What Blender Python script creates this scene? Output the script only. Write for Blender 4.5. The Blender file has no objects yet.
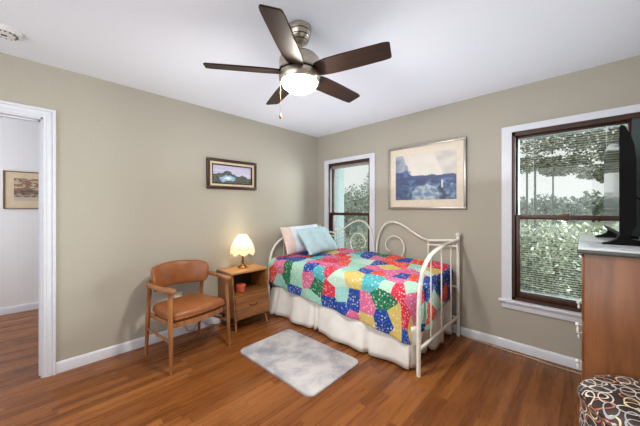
import bpy, bmesh, math, random
from mathutils import Vector, Matrix, noise
R = math.radians
PI = math.pi
S = bpy.context.scene
COL = S.collection

# ------------------------------------------------------------------ camera, world, lights, exposure
CAMLOC = Vector((3.0223, -3.071, 1.3115))
cam = bpy.data.cameras.new('camera'); cam.sensor_width = 36; cam.lens = 272.28 / 640 * 36
cam.shift_y = -4.18 / 640; cam.clip_start = .02; cam.clip_end = 400
co = bpy.data.objects.new('camera', cam); COL.objects.link(co)
co.location = CAMLOC; co.rotation_euler = (PI / 2, 0, .7685); S.camera = co

S.view_settings.view_transform = 'Standard'; S.view_settings.look = 'None'
S.view_settings.gamma = 1; S.view_settings.use_curve_mapping = False
S.view_settings.exposure = -0.04

w = bpy.data.worlds.new('overcast_sky'); S.world = w; w.use_nodes = True
bg = w.node_tree.nodes['Background']
bg.inputs[0].default_value = (1.0, .985, .97, 1); bg.inputs[1].default_value = 1.0

def area(name, loc, target, sx, sy, watts, color=(1, 1, 1)):
    l = bpy.data.lights.new(name, 'AREA'); l.shape = 'RECTANGLE'; l.size = sx; l.size_y = sy
    l.energy = watts; l.color = color
    o = bpy.data.objects.new(name, l); COL.objects.link(o); o.location = loc
    o.rotation_euler = (Vector(target) - Vector(loc)).to_track_quat('-Z', 'Y').to_euler()
    return o
# added south fill lamp at a made-up window; daylight from either side, through the two visible ones;
# added upward fill lamp standing in for a bounced flash; daylight in the hall
area('south_fill_lamp', (1.9, -4.36, 1.45), (1.9, -1.2, 1.5), 2.5, 1.5, 36, (.94, .97, 1))
area('ceiling_fill_lamp', (1.75, -1.2, 1.55), (1.75, -1.2, 3), 3.1, 2.2, 15.5, (.84, .91, 1))
area('sky_beside_narrow_window', (1.45, 1.1, 1.6), (.2, -.6, 1.2), 1.0, 1.4, 115, (.95, .98, 1))
area('sky_beside_wide_window', (4.6, 1.4, 1.7), (2.2, -.9, 1.0), 1.4, 1.6, 700, (.95, .98, 1))
area('hall_daylight', (-1.2, -4.7, 1.5), (-1.9, -3, 1.3), 1.2, 1.4, 32, (.97, .98, 1))
S.cycles.max_bounces = 10; S.cycles.diffuse_bounces = 5; S.cycles.glossy_bounces = 4
S.cycles.transmission_bounces = 8; S.cycles.transparent_max_bounces = 24
S.cycles.sample_clamp_indirect = 6; S.cycles.caustics_reflective = False; S.cycles.caustics_refractive = False

# ------------------------------------------------------------------ material helpers
def lin(c):
    return tuple(((v / 255) / 12.92 if v / 255 <= .04045 else ((v / 255 + .055) / 1.055) ** 2.4) for v in c) + (1,)
class NT:
    def __init__(s, name):
        s.m = bpy.data.materials.new(name); s.m.use_nodes = True
        s.t = s.m.node_tree; s.b = s.t.nodes['Principled BSDF']
    def n(s, typ, **kw):
        nd = s.t.nodes.new(typ)
        for k, v in kw.items(): setattr(nd, k, v)
        return nd
    def set(s, sock, v):
        if isinstance(v, bpy.types.NodeSocket): s.t.links.new(v, sock)
        else: sock.default_value = v
    def math(s, op, a, b=0.0, c=0.0):
        nd = s.n('ShaderNodeMath', operation=op)
        s.set(nd.inputs[0], a); s.set(nd.inputs[1], b); s.set(nd.inputs[2], c)
        return nd.outputs[0]
    def mix(s, f, a, b, mode='MIX'):
        nd = s.n('ShaderNodeMix', data_type='RGBA', blend_type=mode)
        s.set(nd.inputs[0], f); s.set(nd.inputs[6], a); s.set(nd.inputs[7], b)
        return nd.outputs[2]
    def ramp(s, f, stops, interp='LINEAR'):
        nd = s.n('ShaderNodeValToRGB'); cr = nd.color_ramp; cr.interpolation = interp
        while len(cr.elements) < len(stops): cr.elements.new(.5)
        for e, (p, c) in zip(cr.elements, stops): e.position = p; e.color = c
        s.set(nd.inputs[0], f); return nd.outputs[0]
    def coord(s, which='Object', scale=(1, 1, 1), rot=(0, 0, 0), loc=(0, 0, 0)):
        tc = s.n('ShaderNodeTexCoord'); mp = s.n('ShaderNodeMapping')
        mp.inputs[1].default_value = loc; mp.inputs[2].default_value = rot; mp.inputs[3].default_value = scale
        s.t.links.new(tc.outputs[which], mp.inputs[0]); return mp.outputs[0]
    def noise(s, vec, scale, detail=3, rough=.5, dist=0):
        nd = s.n('ShaderNodeTexNoise'); s.set(nd.inputs['Vector'], vec)
        nd.inputs['Scale'].default_value = scale; nd.inputs['Detail'].default_value = detail
        nd.inputs['Roughness'].default_value = rough; nd.inputs['Distortion'].default_value = dist
        return nd.outputs[0]
    def voro(s, vec, scale, feature='F1', rnd=1, dims='3D'):
        nd = s.n('ShaderNodeTexVoronoi', feature=feature, voronoi_dimensions=dims); s.set(nd.inputs['Vector'], vec)
        nd.inputs['Scale'].default_value = scale; nd.inputs['Randomness'].default_value = rnd
        return nd
    def bump(s, h, strength=.2, dist=.01):
        nd = s.n('ShaderNodeBump'); nd.inputs['Strength'].default_value = strength; nd.inputs['Distance'].default_value = dist
        s.set(nd.inputs['Height'], h); s.t.links.new(nd.outputs[0], s.b.inputs['Normal'])
    def out(s, color=None, rough=None, metal=None, spec=None):
        if color is not None: s.set(s.b.inputs['Base Color'], color)
        if rough is not None: s.set(s.b.inputs['Roughness'], rough)
        if metal is not None: s.b.inputs['Metallic'].default_value = metal
        if spec is not None: s.b.inputs['Specular IOR Level'].default_value = spec
        return s.m
def plain(name, c, rough=.5, metal=0, var=.06, scale=30, bump=0, spec=.5):
    k = NT(name); n = k.noise(k.coord('Object'), scale, 4)
    a = lin([max(0, v * (1 - var)) for v in c]); b = lin([min(255, v * (1 + var)) for v in c])
    col = k.ramp(n, [(.3, a), (.7, b)])
    if bump: k.bump(n, bump, .004)
    return k.out(col, rough, metal, spec)
def wood(name, dark, light, axis='Z', scale=9, rough=.4, stretch=.08):
    k = NT(name); sc = {'X': (stretch, 1, 1), 'Y': (1, stretch, 1), 'Z': (1, 1, stretch)}[axis]
    v = k.coord('Object', sc)
    n = k.noise(v, scale * 4, 5, .6, .6); n2 = k.noise(v, scale, 2, .5, 1.2)
    f = k.math('ADD', k.math('MULTIPLY', n, .55), k.math('MULTIPLY', n2, .45))
    k.bump(n, .06, .003)
    return k.out(k.ramp(f, [(.34, lin(dark)), (.66, lin(light))]), rough)
def emis(name, c, s):
    k = NT(name); k.b.inputs['Emission Color'].default_value = lin(c); k.b.inputs['Emission Strength'].default_value = s
    n = k.noise(k.coord('Object'), 5, 2)
    return k.out(k.ramp(n, [(.3, lin(c)), (.7, lin(c))]), .4)

MAT = {}
MAT['wall'] = plain('beige_wall_paint', (177, 172, 159), .85, var=.012, scale=60, bump=.03, spec=.2)
MAT['ceil'] = plain('white_ceiling_paint', (238, 243, 252), .9, var=.008, scale=80, bump=.04, spec=.1)
MAT['trim'] = plain('white_trim_paint', (218, 221, 229), .4, var=.01, scale=20)
MAT['white_metal'] = plain('white_enamelled_iron', (228, 225, 215), .38, var=.03, scale=25)
MAT['brown_frame'] = wood('brown_window_frame', (44, 24, 16), (78, 42, 26), 'Z', 10, .4)
MAT['black'] = plain('black_plastic', (4, 4, 5), .55, var=.1, spec=.15)
MAT['screen'] = plain('black_glass_screen', (8, 10, 13), .06, var=.05, scale=4)
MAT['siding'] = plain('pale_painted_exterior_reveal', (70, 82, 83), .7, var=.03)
MAT['chair_wood'] = wood('honey_walnut', (110, 66, 35), (172, 118, 72), 'Z', 12, .38)
MAT['ns_wood'] = wood('nightstand_walnut', (104, 62, 28), (164, 108, 58), 'Y', 10, .36)
MAT['ns_top'] = wood('nightstand_oak_top', (158, 108, 62), (205, 152, 98), 'Y', 10, .3)
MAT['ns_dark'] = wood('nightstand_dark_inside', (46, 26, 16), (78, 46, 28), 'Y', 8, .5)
MAT['dr_wood'] = wood('dresser_stained_wood', (100, 60, 34), (150, 96, 58), 'Z', 5, .32, .12)
MAT['dr_top'] = plain('dresser_pale_top', (222, 228, 232), .2, var=.05, scale=8)
MAT['dr_edge'] = plain('dresser_grey_edge', (74, 78, 78), .35, var=.1)
MAT['leather'] = plain('tan_leather', (140, 82, 40), .42, var=.10, scale=14, bump=.12)
MAT['bronze'] = plain('aged_bronze', (120, 84, 50), .35, .8, var=.15)
MAT['nickel'] = NT('brushed_nickel')
k = MAT['nickel']; n = k.noise(k.coord('Object', (1, 1, 30)), 12, 3)
MAT['nickel'] = k.out(k.ramp(n, [(.3, lin((168, 158, 142))), (.7, lin((206, 198, 184)))]), .3, 1)
MAT['skirt'] = plain('white_cotton_skirt', (228, 226, 222), .9, var=.03, scale=9)
MAT['pink'] = plain('pale_pink_cotton', (222, 200, 194), .9, var=.04, scale=12)
MAT['whitecloth'] = plain('white_blue_cotton', (222, 230, 240), .9, var=.03, scale=12)
MAT['aqua'] = plain('light_aqua_cotton', (180, 210, 218), .9, var=.05, scale=10, bump=.1)
MAT['cable'] = plain('cream_cable', (196, 178, 146), .6)
MAT['whiteplastic'] = plain('white_plastic', (228, 228, 226), .4, var=.02)
MAT['coral'] = plain('coral_ceramic', (196, 84, 62), .4, var=.08)
MAT['crystal'] = plain('white_porcelain', (236, 236, 232), .15, var=.02)
MAT['paper'] = plain('printed_paper', (206, 212, 222), .6, var=.14, scale=26)
MAT['bark'] = plain('grey_bark', (78, 70, 62), .9, var=.3, scale=10)
MAT['pole'] = plain('weathered_pole', (110, 108, 106), .9, var=.1)
MAT['hallwall'] = None

k = NT('hall_white_panelling'); v = k.coord('Object'); sx = k.n('ShaderNodeSeparateXYZ'); k.t.links.new(v, sx.inputs[0])
g = k.math('FRACT', k.math('MULTIPLY', sx.outputs[1], 8.0)); line = k.math('LESS_THAN', g, .05)
k.bump(k.math('SUBTRACT', 1, line), .1, .003)
MAT['hallwall'] = k.out(k.mix(line, lin((232, 233, 236)), lin((228, 229, 233))), .6)

def leafmat(name, a, b, c=None):
    k = NT(name); gi = k.n('ShaderNodeNewGeometry')
    col = k.ramp(gi.outputs['Random Per Island'], [(.1, lin(a)), (.55, lin(b)), (.95, lin(c or b))])
    return k.out(col, .7)
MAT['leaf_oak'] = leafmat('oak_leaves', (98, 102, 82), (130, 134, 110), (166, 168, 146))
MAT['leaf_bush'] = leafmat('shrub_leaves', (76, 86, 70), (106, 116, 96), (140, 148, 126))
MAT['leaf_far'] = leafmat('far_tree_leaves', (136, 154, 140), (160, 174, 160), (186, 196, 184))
k = NT('pale_lawn'); n = k.noise(k.coord('Object'), 1.3, 5)
MAT['lawn'] = k.out(k.ramp(n, [(.3, lin((146, 158, 126))), (.7, lin((184, 190, 164)))]), .95)

# floor: planks running along Y
k = NT('oak_floor_planks'); v = k.coord('Object'); sx = k.n('ShaderNodeSeparateXYZ'); k.t.links.new(v, sx.inputs[0])
PW, PL = .062, .8
rx = k.math('MULTIPLY', sx.outputs[0], 1 / PW); row = k.math('FLOOR', rx)
wn = k.n('ShaderNodeTexWhiteNoise', noise_dimensions='1D'); k.set(wn.inputs['W'], row)
ly = k.math('ADD', k.math('MULTIPLY', sx.outputs[1], 1 / PL), k.math('MULTIPLY', wn.outputs[0], 7.3)); cell = k.math('FLOOR', ly)
cb = k.n('ShaderNodeCombineXYZ'); k.set(cb.inputs[0], row); k.set(cb.inputs[1], cell)
wn2 = k.n('ShaderNodeTexWhiteNoise', noise_dimensions='3D'); k.set(wn2.inputs['Vector'], cb.outputs[0])
gv = k.n('ShaderNodeVectorMath', operation='ADD'); k.set(gv.inputs[0], k.coord('Object', (1, .07, 1))); k.set(gv.inputs[1], wn2.outputs['Color'])
gr = k.noise(gv.outputs[0], 32, 5, .65, .5)
f = k.math('ADD', k.math('MULTIPLY', wn2.outputs[0], .42), k.math('MULTIPLY', gr, .72))
col = k.ramp(f, [(.2, lin((90, 50, 20))), (.5, lin((118, 67, 29))), (.78, lin((144, 88, 43))), (1, lin((168, 111, 60)))])
e1 = k.math('LESS_THAN', k.math('FRACT', rx), .022); e2 = k.math('LESS_THAN', k.math('FRACT', ly), .003)
ed = k.math('MAXIMUM', e1, e2)
col = k.mix(k.math('MULTIPLY', ed, .6), col, lin((52, 26, 12)))
k.bump(k.math('SUBTRACT', gr, ed), .05, .002)
MAT['floor'] = k.out(col, k.math('ADD', .2, k.math('MULTIPLY', gr, .16)), spec=.3)

# quilt patchwork
k = NT('floral_patchwork_quilt'); v = k.coord('UV')
vo = k.voro(k.coord('UV', loc=(3.35, 1.6, 0)), 6.1, 'F1', .8, '2D'); sp = k.n('ShaderNodeSeparateColor'); k.t.links.new(vo.outputs['Color'], sp.inputs[0])
MT, BL, RD, TN, CO, PK, GR_, TQ, LI = (150, 208, 190), (22, 72, 158), (212, 46, 76), (205, 184, 104), (228, 78, 62), (212, 106, 150), (20, 114, 82), (70, 172, 182), (166, 150, 206)
pal = [MT, BL, RD, TN, (184, 218, 202), CO, BL, PK, TN, MT, GR_, BL, RD, (150, 208, 204), TQ, CO, (168, 212, 190), RD, BL, PK]
base = k.ramp(sp.outputs[0], [(i / len(pal), lin(c)) for i, c in enumerate(pal)], 'CONSTANT')
fl = k.voro(v, 38, 'F1', 1, '2D'); sp2 = k.n('ShaderNodeSeparateColor'); k.t.links.new(fl.outputs['Color'], sp2.inputs[0])
pet = k.math('MULTIPLY', k.math('LESS_THAN', fl.outputs['Distance'], .27), k.math('GREATER_THAN', sp2.outputs[0], .72))
n = k.noise(v, 55, 2)
c1 = k.mix(k.math('MULTIPLY', pet, .6), base, lin((240, 238, 228)))
alt = k.math('MULTIPLY', k.math('GREATER_THAN', n, .58), .35)
c2 = k.mix(alt, c1, k.mix(.5, base, lin((250, 220, 190))))
k.bump(k.noise(v, 14, 2), .25, .02)
MAT['quilt'] = k.out(c2, .9, spec=.2)

# rug
k = NT('grey_mottled_plush'); v = k.coord('Object'); n = k.noise(v, 5.5, 4, .62, .4); n2 = k.noise(v, 90, 3)
MAT['rug'] = k.out(k.ramp(k.math('ADD', k.math('MULTIPLY', n, .85), k.math('MULTIPLY', n2, .18)), [(.38, lin((142, 141, 147))), (.52, lin((176, 173, 176))), (.62, lin((194, 189, 187)))]), .95, spec=.1)
k = MAT['rug']

# ottoman ring fabric
k = NT('ring_patterned_fabric'); v = k.coord('UV')
def rings(scale, loc, seedsock):
    mp = k.n('ShaderNodeMapping'); k.t.links.new(v, mp.inputs[0]); mp.inputs[1].default_value = loc; mp.inputs[3].default_value = scale
    vo = k.voro(mp.outputs[0], 1, 'F1', .45, '2D')
    sp = k.n('ShaderNodeSeparateColor'); k.t.links.new(vo.outputs['Color'], sp.inputs[0])
    d = vo.outputs['Distance']
    ring = k.math('MULTIPLY', k.math('GREATER_THAN', d, .355), k.math('LESS_THAN', d, .43))
    colr = k.ramp(sp.outputs[0], [(0, lin((226, 218, 206))), (.42, lin((190, 126, 92))), (.56, lin((178, 180, 186))), (.72, lin((228, 214, 176))), (.88, lin((176, 92, 66)))], 'CONSTANT')
    return ring, colr
r1, c1 = rings((18, 11, 1), (0, 0, 0), 0); r2, c2 = rings((12, 18, 1), (3.3, 1.7, 0), 0)
n = k.noise(v, 7, 2)
col = k.mix(r2, k.ramp(n, [(.4, lin((56, 44, 42))), (.6, lin((84, 72, 72)))]), c2)
col = k.mix(r1, col, c1)
MAT['rings'] = k.out(col, .85, spec=.2)

# fan blades
MAT['blade'] = wood('dark_walnut_blade', (28, 16, 9), (56, 33, 18), 'X', 10, .5)
MAT['blade'].node_tree.nodes['Principled BSDF'].inputs['Specular IOR Level'].default_value = .18
# lamp shade
k = NT('cream_shade_fabric'); tr = k.n('ShaderNodeBsdfTranslucent'); mx = k.n('ShaderNodeMixShader'); outn = k.t.nodes['Material Output']
n = k.noise(k.coord('Object'), 60, 3); cc = k.ramp(n, [(.3, lin((236, 226, 192))), (.7, lin((248, 240, 214)))])
k.set(tr.inputs[0], cc); k.out(cc, .8); mx.inputs[0].default_value = .55
k.t.links.new(k.b.outputs[0], mx.inputs[1]); k.t.links.new(tr.outputs[0], mx.inputs[2]); k.t.links.new(mx.outputs[0], outn.inputs[0])
MAT['shade'] = k.m
MAT['shade_seam'] = plain('brown_shade_piping', (150, 112, 62), .7)
MAT['bulb'] = emis('warm_bulb', (255, 226, 170), 7)
MAT['lens'] = emis('fan_light_diffuser', (255, 250, 240), 290)
# window glass
k = NT('clear_window_glass'); tb = k.n('ShaderNodeBsdfTransparent'); gl = k.n('ShaderNodeBsdfGlossy'); mx = k.n('ShaderNodeMixShader')
fr = k.n('ShaderNodeFresnel'); fr.inputs[0].default_value = 1.35
n = k.noise(k.coord('Object'), 2, 1); k.set(tb.inputs[0], k.ramp(n, [(.3, (.93, .97, .96, 1)), (.7, (.95, .98, .97, 1))]))
gl.inputs['Roughness'].default_value = .02
k.t.links.new(fr.outputs[0], mx.inputs[0]); k.t.links.new(tb.outputs[0], mx.inputs[1]); k.t.links.new(gl.outputs[0], mx.inputs[2])
k.t.links.new(mx.outputs[0], k.t.nodes['Material Output'].inputs[0]); MAT['glass'] = k.m
MAT['slat'] = plain('pale_blind_slat', (214, 220, 216), .5, var=.02)
k = NT('painted_picture'); at = k.n('ShaderNodeVertexColor'); at.layer_name = 'paint'
n = k.noise(k.coord('Object'), 120, 2); MAT['paint'] = k.out(k.mix(k.math('MULTIPLY', n, .14), at.outputs[0], lin((235, 230, 220))), .55)

# ------------------------------------------------------------------ mesh helpers
def box(bm, lo, hi, bev=0, seg=2, mi=0, mat=None):
    r = bmesh.ops.create_cube(bm, size=1)
    vs = r['verts']; lo = Vector(lo); hi = Vector(hi); c = (lo + hi) / 2; d = hi - lo
    for v in vs: v.co = Vector((v.co.x * d.x, v.co.y * d.y, v.co.z * d.z)) + c
    fs = set(f for v in vs for f in v.link_faces)
    for f in fs: f.material_index = mi
    if bev:
        es = list(set(e for v in vs for e in v.link_edges))
        q = bmesh.ops.bevel(bm, geom=es, offset=bev, segments=seg, affect='EDGES', profile=.5)
        vs = list(set(v for f in q['faces'] for v in f.verts))
        for f in q['faces']: f.material_index = mi
    if mat is not None:
        allv = set(vs)
        for f in [f for v in vs for f in v.link_faces]: allv.update(f.verts)
        bmesh.ops.transform(bm, matrix=mat, verts=list(allv))
    return bm
def smooth_path(pts, n=8):
    P = [Vector(p) for p in pts]; out = []
    for i in range(len(P) - 1):
        p0 = P[i - 1] if i else P[0] * 2 - P[1]; p1, p2 = P[i], P[i + 1]
        p3 = P[i + 2] if i + 2 < len(P) else P[-1] * 2 - P[-2]
        for j in range(n):
            t = j / n
            out.append(.5 * ((2 * p1) + (p2 - p0) * t + (2 * p0 - 5 * p1 + 4 * p2 - p3) * t * t + (3 * p1 - p0 - 3 * p2 + p3) * t ** 3))
    out.append(P[-1]); return out
def tube(bm, pts, r, seg=10, flat=1.0, cap=True):
    """r a number or one per point; flat squashes the section along its second axis"""
    P = [Vector(p) for p in pts]; N = len(P)
    rs = r if isinstance(r, (list, tuple)) else [r] * N
    t0 = (P[1] - P[0]).normalized(); up = Vector((0, 0, 1)) if abs(t0.z) < .9 else Vector((1, 0, 0))
    nx = t0.cross(up).normalized(); rings = []
    for i in range(N):
        t = (P[min(i + 1, N - 1)] - P[max(i - 1, 0)]).normalized()
        nx = (nx - t * nx.dot(t)).normalized(); ny = t.cross(nx)
        rings.append([bm.verts.new(P[i] + (nx * math.cos(a) + ny * math.sin(a) * flat) * rs[i]) for a in [2 * PI * k / seg for k in range(seg)]])
    for a, b in zip(rings, rings[1:]):
        for k in range(seg): bm.faces.new((a[k], a[(k + 1) % seg], b[(k + 1) % seg], b[k]))
    if cap: bm.faces.new(rings[0][::-1]); bm.faces.new(rings[-1])
    return bm
def lathe(bm, prof, seg=32, c=(0, 0, 0), rim=None):
    """prof = [(radius, z)]"""
    c = Vector(c); rings = []
    for r, z in prof:
        if r < 1e-5: rings.append([bm.verts.new(c + Vector((0, 0, z)))]); continue
        rings.append([bm.verts.new(c + Vector((r * math.cos(2 * PI * k / seg), r * math.sin(2 * PI * k / seg), z))) for k in range(seg)])
    for a, b in zip(rings, rings[1:]):
        for k in range(seg):
            q = [a[k % len(a)], a[(k + 1) % len(a)], b[(k + 1) % len(b)], b[k % len(b)]]
            u = [];  [u.append(x) for x in q if x not in u]
            if len(u) > 2: bm.faces.new(u)
    return bm
def prism(bm, poly, axis, a, b):
    """poly: 2-D outline, extruded along axis from a to b"""
    def P(p, t): return {'x': (t, p[0], p[1]), 'y': (p[0], t, p[1]), 'z': (p[0], p[1], t)}[axis]
    A = [bm.verts.new(P(p, a)) for p in poly]; B = [bm.verts.new(P(p, b)) for p in poly]; n = len(poly)
    bm.faces.new(A); bm.faces.new(B[::-1])
    for i in range(n): bm.faces.new((A[i], B[i], B[(i + 1) % n], A[(i + 1) % n]))
    return bm
def nb(): return bmesh.new()
def obj(name, bm, mat, parent=None, smooth=35, recalc=True, **props):
    if recalc: bmesh.ops.recalc_face_normals(bm, faces=bm.faces)
    me = bpy.data.meshes.new(name); bm.to_mesh(me); bm.free()
    for m in (mat if isinstance(mat, (list, tuple)) else [mat]): me.materials.append(m)
    if smooth:
        me.polygons.foreach_set('use_smooth', [True] * len(me.polygons))
        me.set_sharp_from_angle(angle=R(smooth))
    o = bpy.data.objects.new(name, me); COL.objects.link(o)
    if parent: o.parent = parent
    for a, b in props.items(): o[a] = b
    return o
def tag(o, label, cat, group=None, kind=None):
    o['label'] = label; o['category'] = cat
    if group: o['group'] = group
    if kind: o['kind'] = kind
    return o
def thing(name, label, cat, loc=(0, 0, 0), rz=0, group=None):
    o = bpy.data.objects.new(name, None); COL.objects.link(o); o.empty_display_size = .1
    o.location = loc; o.rotation_euler = (0, 0, rz); return tag(o, label, cat, group)
def struct(name, bm, mat, label, cat, parent=None):
    o = obj(name, bm, mat, parent)
    o['kind'] = 'structure'; o['label'] = label; o['category'] = cat
    return o
def sub(o, levels=1):
    m = o.modifiers.new('soft', 'SUBSURF'); m.levels = levels; m.render_levels = levels; return o

# ------------------------------------------------------------------ the room
XW, YS, H, WT = 3.62, -4.4, 2.44, .30       # east wall, south wall, ceiling, window-wall thickness
b = nb(); box(b, (-2.3, -5.2, -.1), (XW + .1, .02, 0))
struct('floor', b, MAT['floor'], 'reddish brown oak plank floor', 'floor')
b = nb(); box(b, (-.12, YS - .1, H), (XW + .1, WT, H + .1))
struct('ceiling', b, MAT['ceil'], 'plain white ceiling', 'ceiling')
DY0, DY1, DZ = -3.87, -3.046, 2.018
b = nb(); box(b, (-.12, DY1, 0), (0, WT, H)); box(b, (-.12, YS, 0), (0, DY0, H)); box(b, (-.12, DY0, DZ), (0, DY1, H))
struct('wall_west', b, MAT['wall'], 'beige wall with the doorway and small picture', 'wall')
W1 = (.243, .985, .45, 1.99); W2 = (2.545, 3.36, .466, 2.022)
b = nb()
xs = [0, W1[0], W1[1], W2[0], W2[1], XW]
for a, c in ((0, 1), (2, 3), (4, 5)): box(b, (xs[a], 0, 0), (xs[c], WT, H))
for q in (W1, W2): box(b, (q[0], 0, 0), (q[1], WT, q[2])); box(b, (q[0], 0, q[3]), (q[1], WT, H))
struct('wall_north', b, MAT['wall'], 'beige wall with the two brown sash windows', 'wall')
b = nb(); box(b, (XW, YS - .1, 0), (XW + .1, WT, H)); struct('wall_east', b, MAT['wall'], 'beige wall behind the dresser', 'wall')
b = nb(); box(b, (0, YS - .1, 0), (.6, YS, H)); box(b, (3.2, YS - .1, 0), (XW, YS, H)); box(b, (.6, YS - .1, 0), (3.2, YS, .7)); box(b, (.6, YS - .1, 2.2), (3.2, YS, H))
struct('wall_south', b, MAT['wall'], 'beige wall opposite the windows', 'wall')
# hall beyond the doorway
b = nb(); box(b, (-2.24, -5.2, 0), (-2.14, .3, H)); struct('wall_hall', b, MAT['hallwall'], 'white panelled wall seen through the doorway', 'wall')
b = nb(); box(b, (-2.24, -5.2, H), (-.12, .3, H + .1)); struct('ceiling_hall', b, MAT['ceil'], 'white ceiling of the hall', 'ceiling')
b = nb(); box(b, (-2.14, -.9, 0), (-.12, -.8, H)); box(b, (-2.14, -5.2, 0), (-.12, -5.1, H)); struct('wall_hall_end', b, MAT['hallwall'], 'white end walls of the hall', 'wall')
# baseboards: profile with a small bead
def base_profile(o, s, h=.088, t=.014): return [(o, 0), (o + s * t, 0), (o + s * t, h - .02), (o + s * t * .7, h - .008), (o + s * .004, h), (o, h)]
b = nb(); prism(b, base_profile(0, 1), 'y', DY1 + .072, 0); struct('baseboard_west', b, MAT['trim'], 'white baseboard along the wall with the doorway', 'baseboard')
b = nb(); prism(b, base_profile(0, -1, .082), 'x', .014, XW); struct('baseboard_north', b, MAT['trim'], 'white baseboard under the windows', 'baseboard')
b = nb(); prism(b, base_profile(-2.14, 1), 'y', -5.1, -.9); struct('baseboard_hall', b, MAT['trim'], 'white baseboard in the hall', 'baseboard')
# door casing (one structure: casing, jamb)
b = nb()
CP = [(0, 0), (.012, 0), (.014, .004), (.014, .018), (.018, .022), (.018, .034), (.016, .038), (.016, .050), (.026, .054), (.026, .068), (.022, .072), (0, .072)]   # depth, distance from the opening
def casing(bm, a, c, top):
    path = [(a, 0, -1, 0), (a, top, -1, 1), (c, top, 1, 1), (c, 0, 1, 0)]
    rows_ = [[bm.verts.new((d, y + sy * w_, z + sz * w_)) for d, w_ in CP] for y, z, sy, sz in path]
    n_ = len(CP)
    for r0, r1 in zip(rows_, rows_[1:]):
        for q in range(n_): bm.faces.new((r0[q], r0[(q + 1) % n_], r1[(q + 1) % n_], r1[q]))
    bm.faces.new(rows_[0]); bm.faces.new(rows_[-1][::-1])
casing(b, DY0, DY1, DZ)
door = struct('door_1', b, MAT['trim'], 'white cased doorway opening to the hall', 'doorway')
b = nb()
box(b, (-.125, DY1 - .012, 0), (.004, DY1, DZ)); box(b, (-.125, DY0, 0), (.004, DY0 + .012, DZ)); box(b, (-.125, DY0, DZ - .012), (.004, DY1, DZ))
box(b, (-.08, DY1 - .024, 0), (-.045, DY1 - .012, DZ - .012)); box(b, (-.08, DY0, DZ - .024), (-.045, DY1, DZ - .012))
obj('door_jamb', b, MAT['trim'], door)

# windows ------------------------------------------------------------
def sash(win, x0, x1, z0, z1, y, fl, fb, ft, slats=True):
    """one sash: brown frame, glass, slatted blind held between the panes"""
    b = nb(); d = .035
    box(b, (x0, y, z0), (x0 + fl, y + d, z1), .003); box(b, (x1 - fl, y, z0), (x1, y + d, z1), .003)
    box(b, (x0 + fl, y, z0), (x1 - fl, y + d, z0 + fb), .003); box(b, (x0 + fl, y, z1 - ft), (x1 - fl, y + d, z1), .003)
    s = obj('sash', b, MAT['brown_frame'], win)
    b = nb(); box(b, (x0 + fl, y + .026, z0 + fb), (x1 - fl, y + .029, z1 - ft)); obj('pane', b, MAT['glass'], s)
    if slats:
        b = nb(); z = z1 - ft - .006
        while z > z0 + fb + .004:
            q = [b.verts.new(p) for p in ((x0 + fl + .002, y + .004, z), (x1 - fl - .002, y + .004, z), (x1 - fl - .002, y + .0175, z), (x0 + fl + .002, y + .0175, z))]
            b.faces.new(q); z -= .0195
        for fx in (.18, .82):
            xx = x0 + (x1 - x0) * fx; tube(b, [(xx, y + .003, z0 + fb), (xx, y + .003, z1 - ft)], .0011, 5)
        obj('blind_slats', b, MAT['slat'], s, smooth=0, recalc=False)
def window(name, q, label, jambx=None, railz=1.235, outer=.079, full=None):
    x0, x1, z0, z1 = q
    b = nb()
    ow, it = outer, .056
    A = [(x0 - ow, z0), (x0 - ow, z1 + it), (x1 + ow, z1 + it), (x1 + ow, z0), (x1, z0), (x1, z1), (x0, z1), (x0, z0)]
    F_ = [b.verts.new((x, -.02, z)) for x, z in A]; K_ = [b.verts.new((x, 0, z)) for x, z in A]
    for q in ((0, 1, 6, 7), (1, 2, 5, 6), (2, 3, 4, 5)): b.faces.new([F_[i] for i in q]); b.faces.new([K_[i] for i in q][::-1])
    for i in range(8): b.faces.new((F_[i], K_[i], K_[(i + 1) % 8], F_[(i + 1) % 8]))
    win = struct(name, b, MAT['trim'], label, 'window')
    b = nb(); box(b, (x0 - outer - .022, -.05, z0 - .022), (x1 + outer + .022, .03, z0), .005); obj('window_sill', b, MAT['trim'], win)
    b = nb(); box(b, (x0 - outer, -.018, z0 - .085), (x1 + outer, 0, z0 - .022), .004); obj('apron', b, MAT['trim'], win)
    b = nb(); t = .022                                    # brown frame lining the opening
    box(b, (x0, -.004, z0), (x0 + t, .11, z1)); box(b, (x1 - t, -.004, z0), (x1, .11, z1))
    box(b, (x0, -.004, z1 - .035), (x1, .11, z1)); box(b, (x0, -.004, z0), (x1, .11, z0 + .028))
    obj('window_frame', b, MAT['brown_frame'], win)
    xr = x1 - t
    if jambx:
        xr = jambx
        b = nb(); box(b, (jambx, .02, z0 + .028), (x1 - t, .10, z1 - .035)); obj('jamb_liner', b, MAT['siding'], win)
    sash(win, x0 + t, xr, railz - .02, z1 - .035, .062, .014, .038, .016)
    sash(win, x0 + t, xr, z0 + .028, railz + .02, .022, .036, .052, .036)
    b = nb(); box(b, ((x0 + xr) / 2 - .03, .012, railz + .016), ((x0 + xr) / 2 + .03, .03, railz + .03), .004); obj('sash_lock', b, MAT['bronze'], win)
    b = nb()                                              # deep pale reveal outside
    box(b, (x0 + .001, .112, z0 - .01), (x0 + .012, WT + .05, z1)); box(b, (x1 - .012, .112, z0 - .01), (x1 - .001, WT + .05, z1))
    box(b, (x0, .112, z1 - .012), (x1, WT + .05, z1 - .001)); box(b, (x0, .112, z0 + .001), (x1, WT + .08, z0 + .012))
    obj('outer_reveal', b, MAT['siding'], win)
    return win
w1 = window('window_1', W1, 'narrow brown sash window behind the daybed, white cased')
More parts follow.
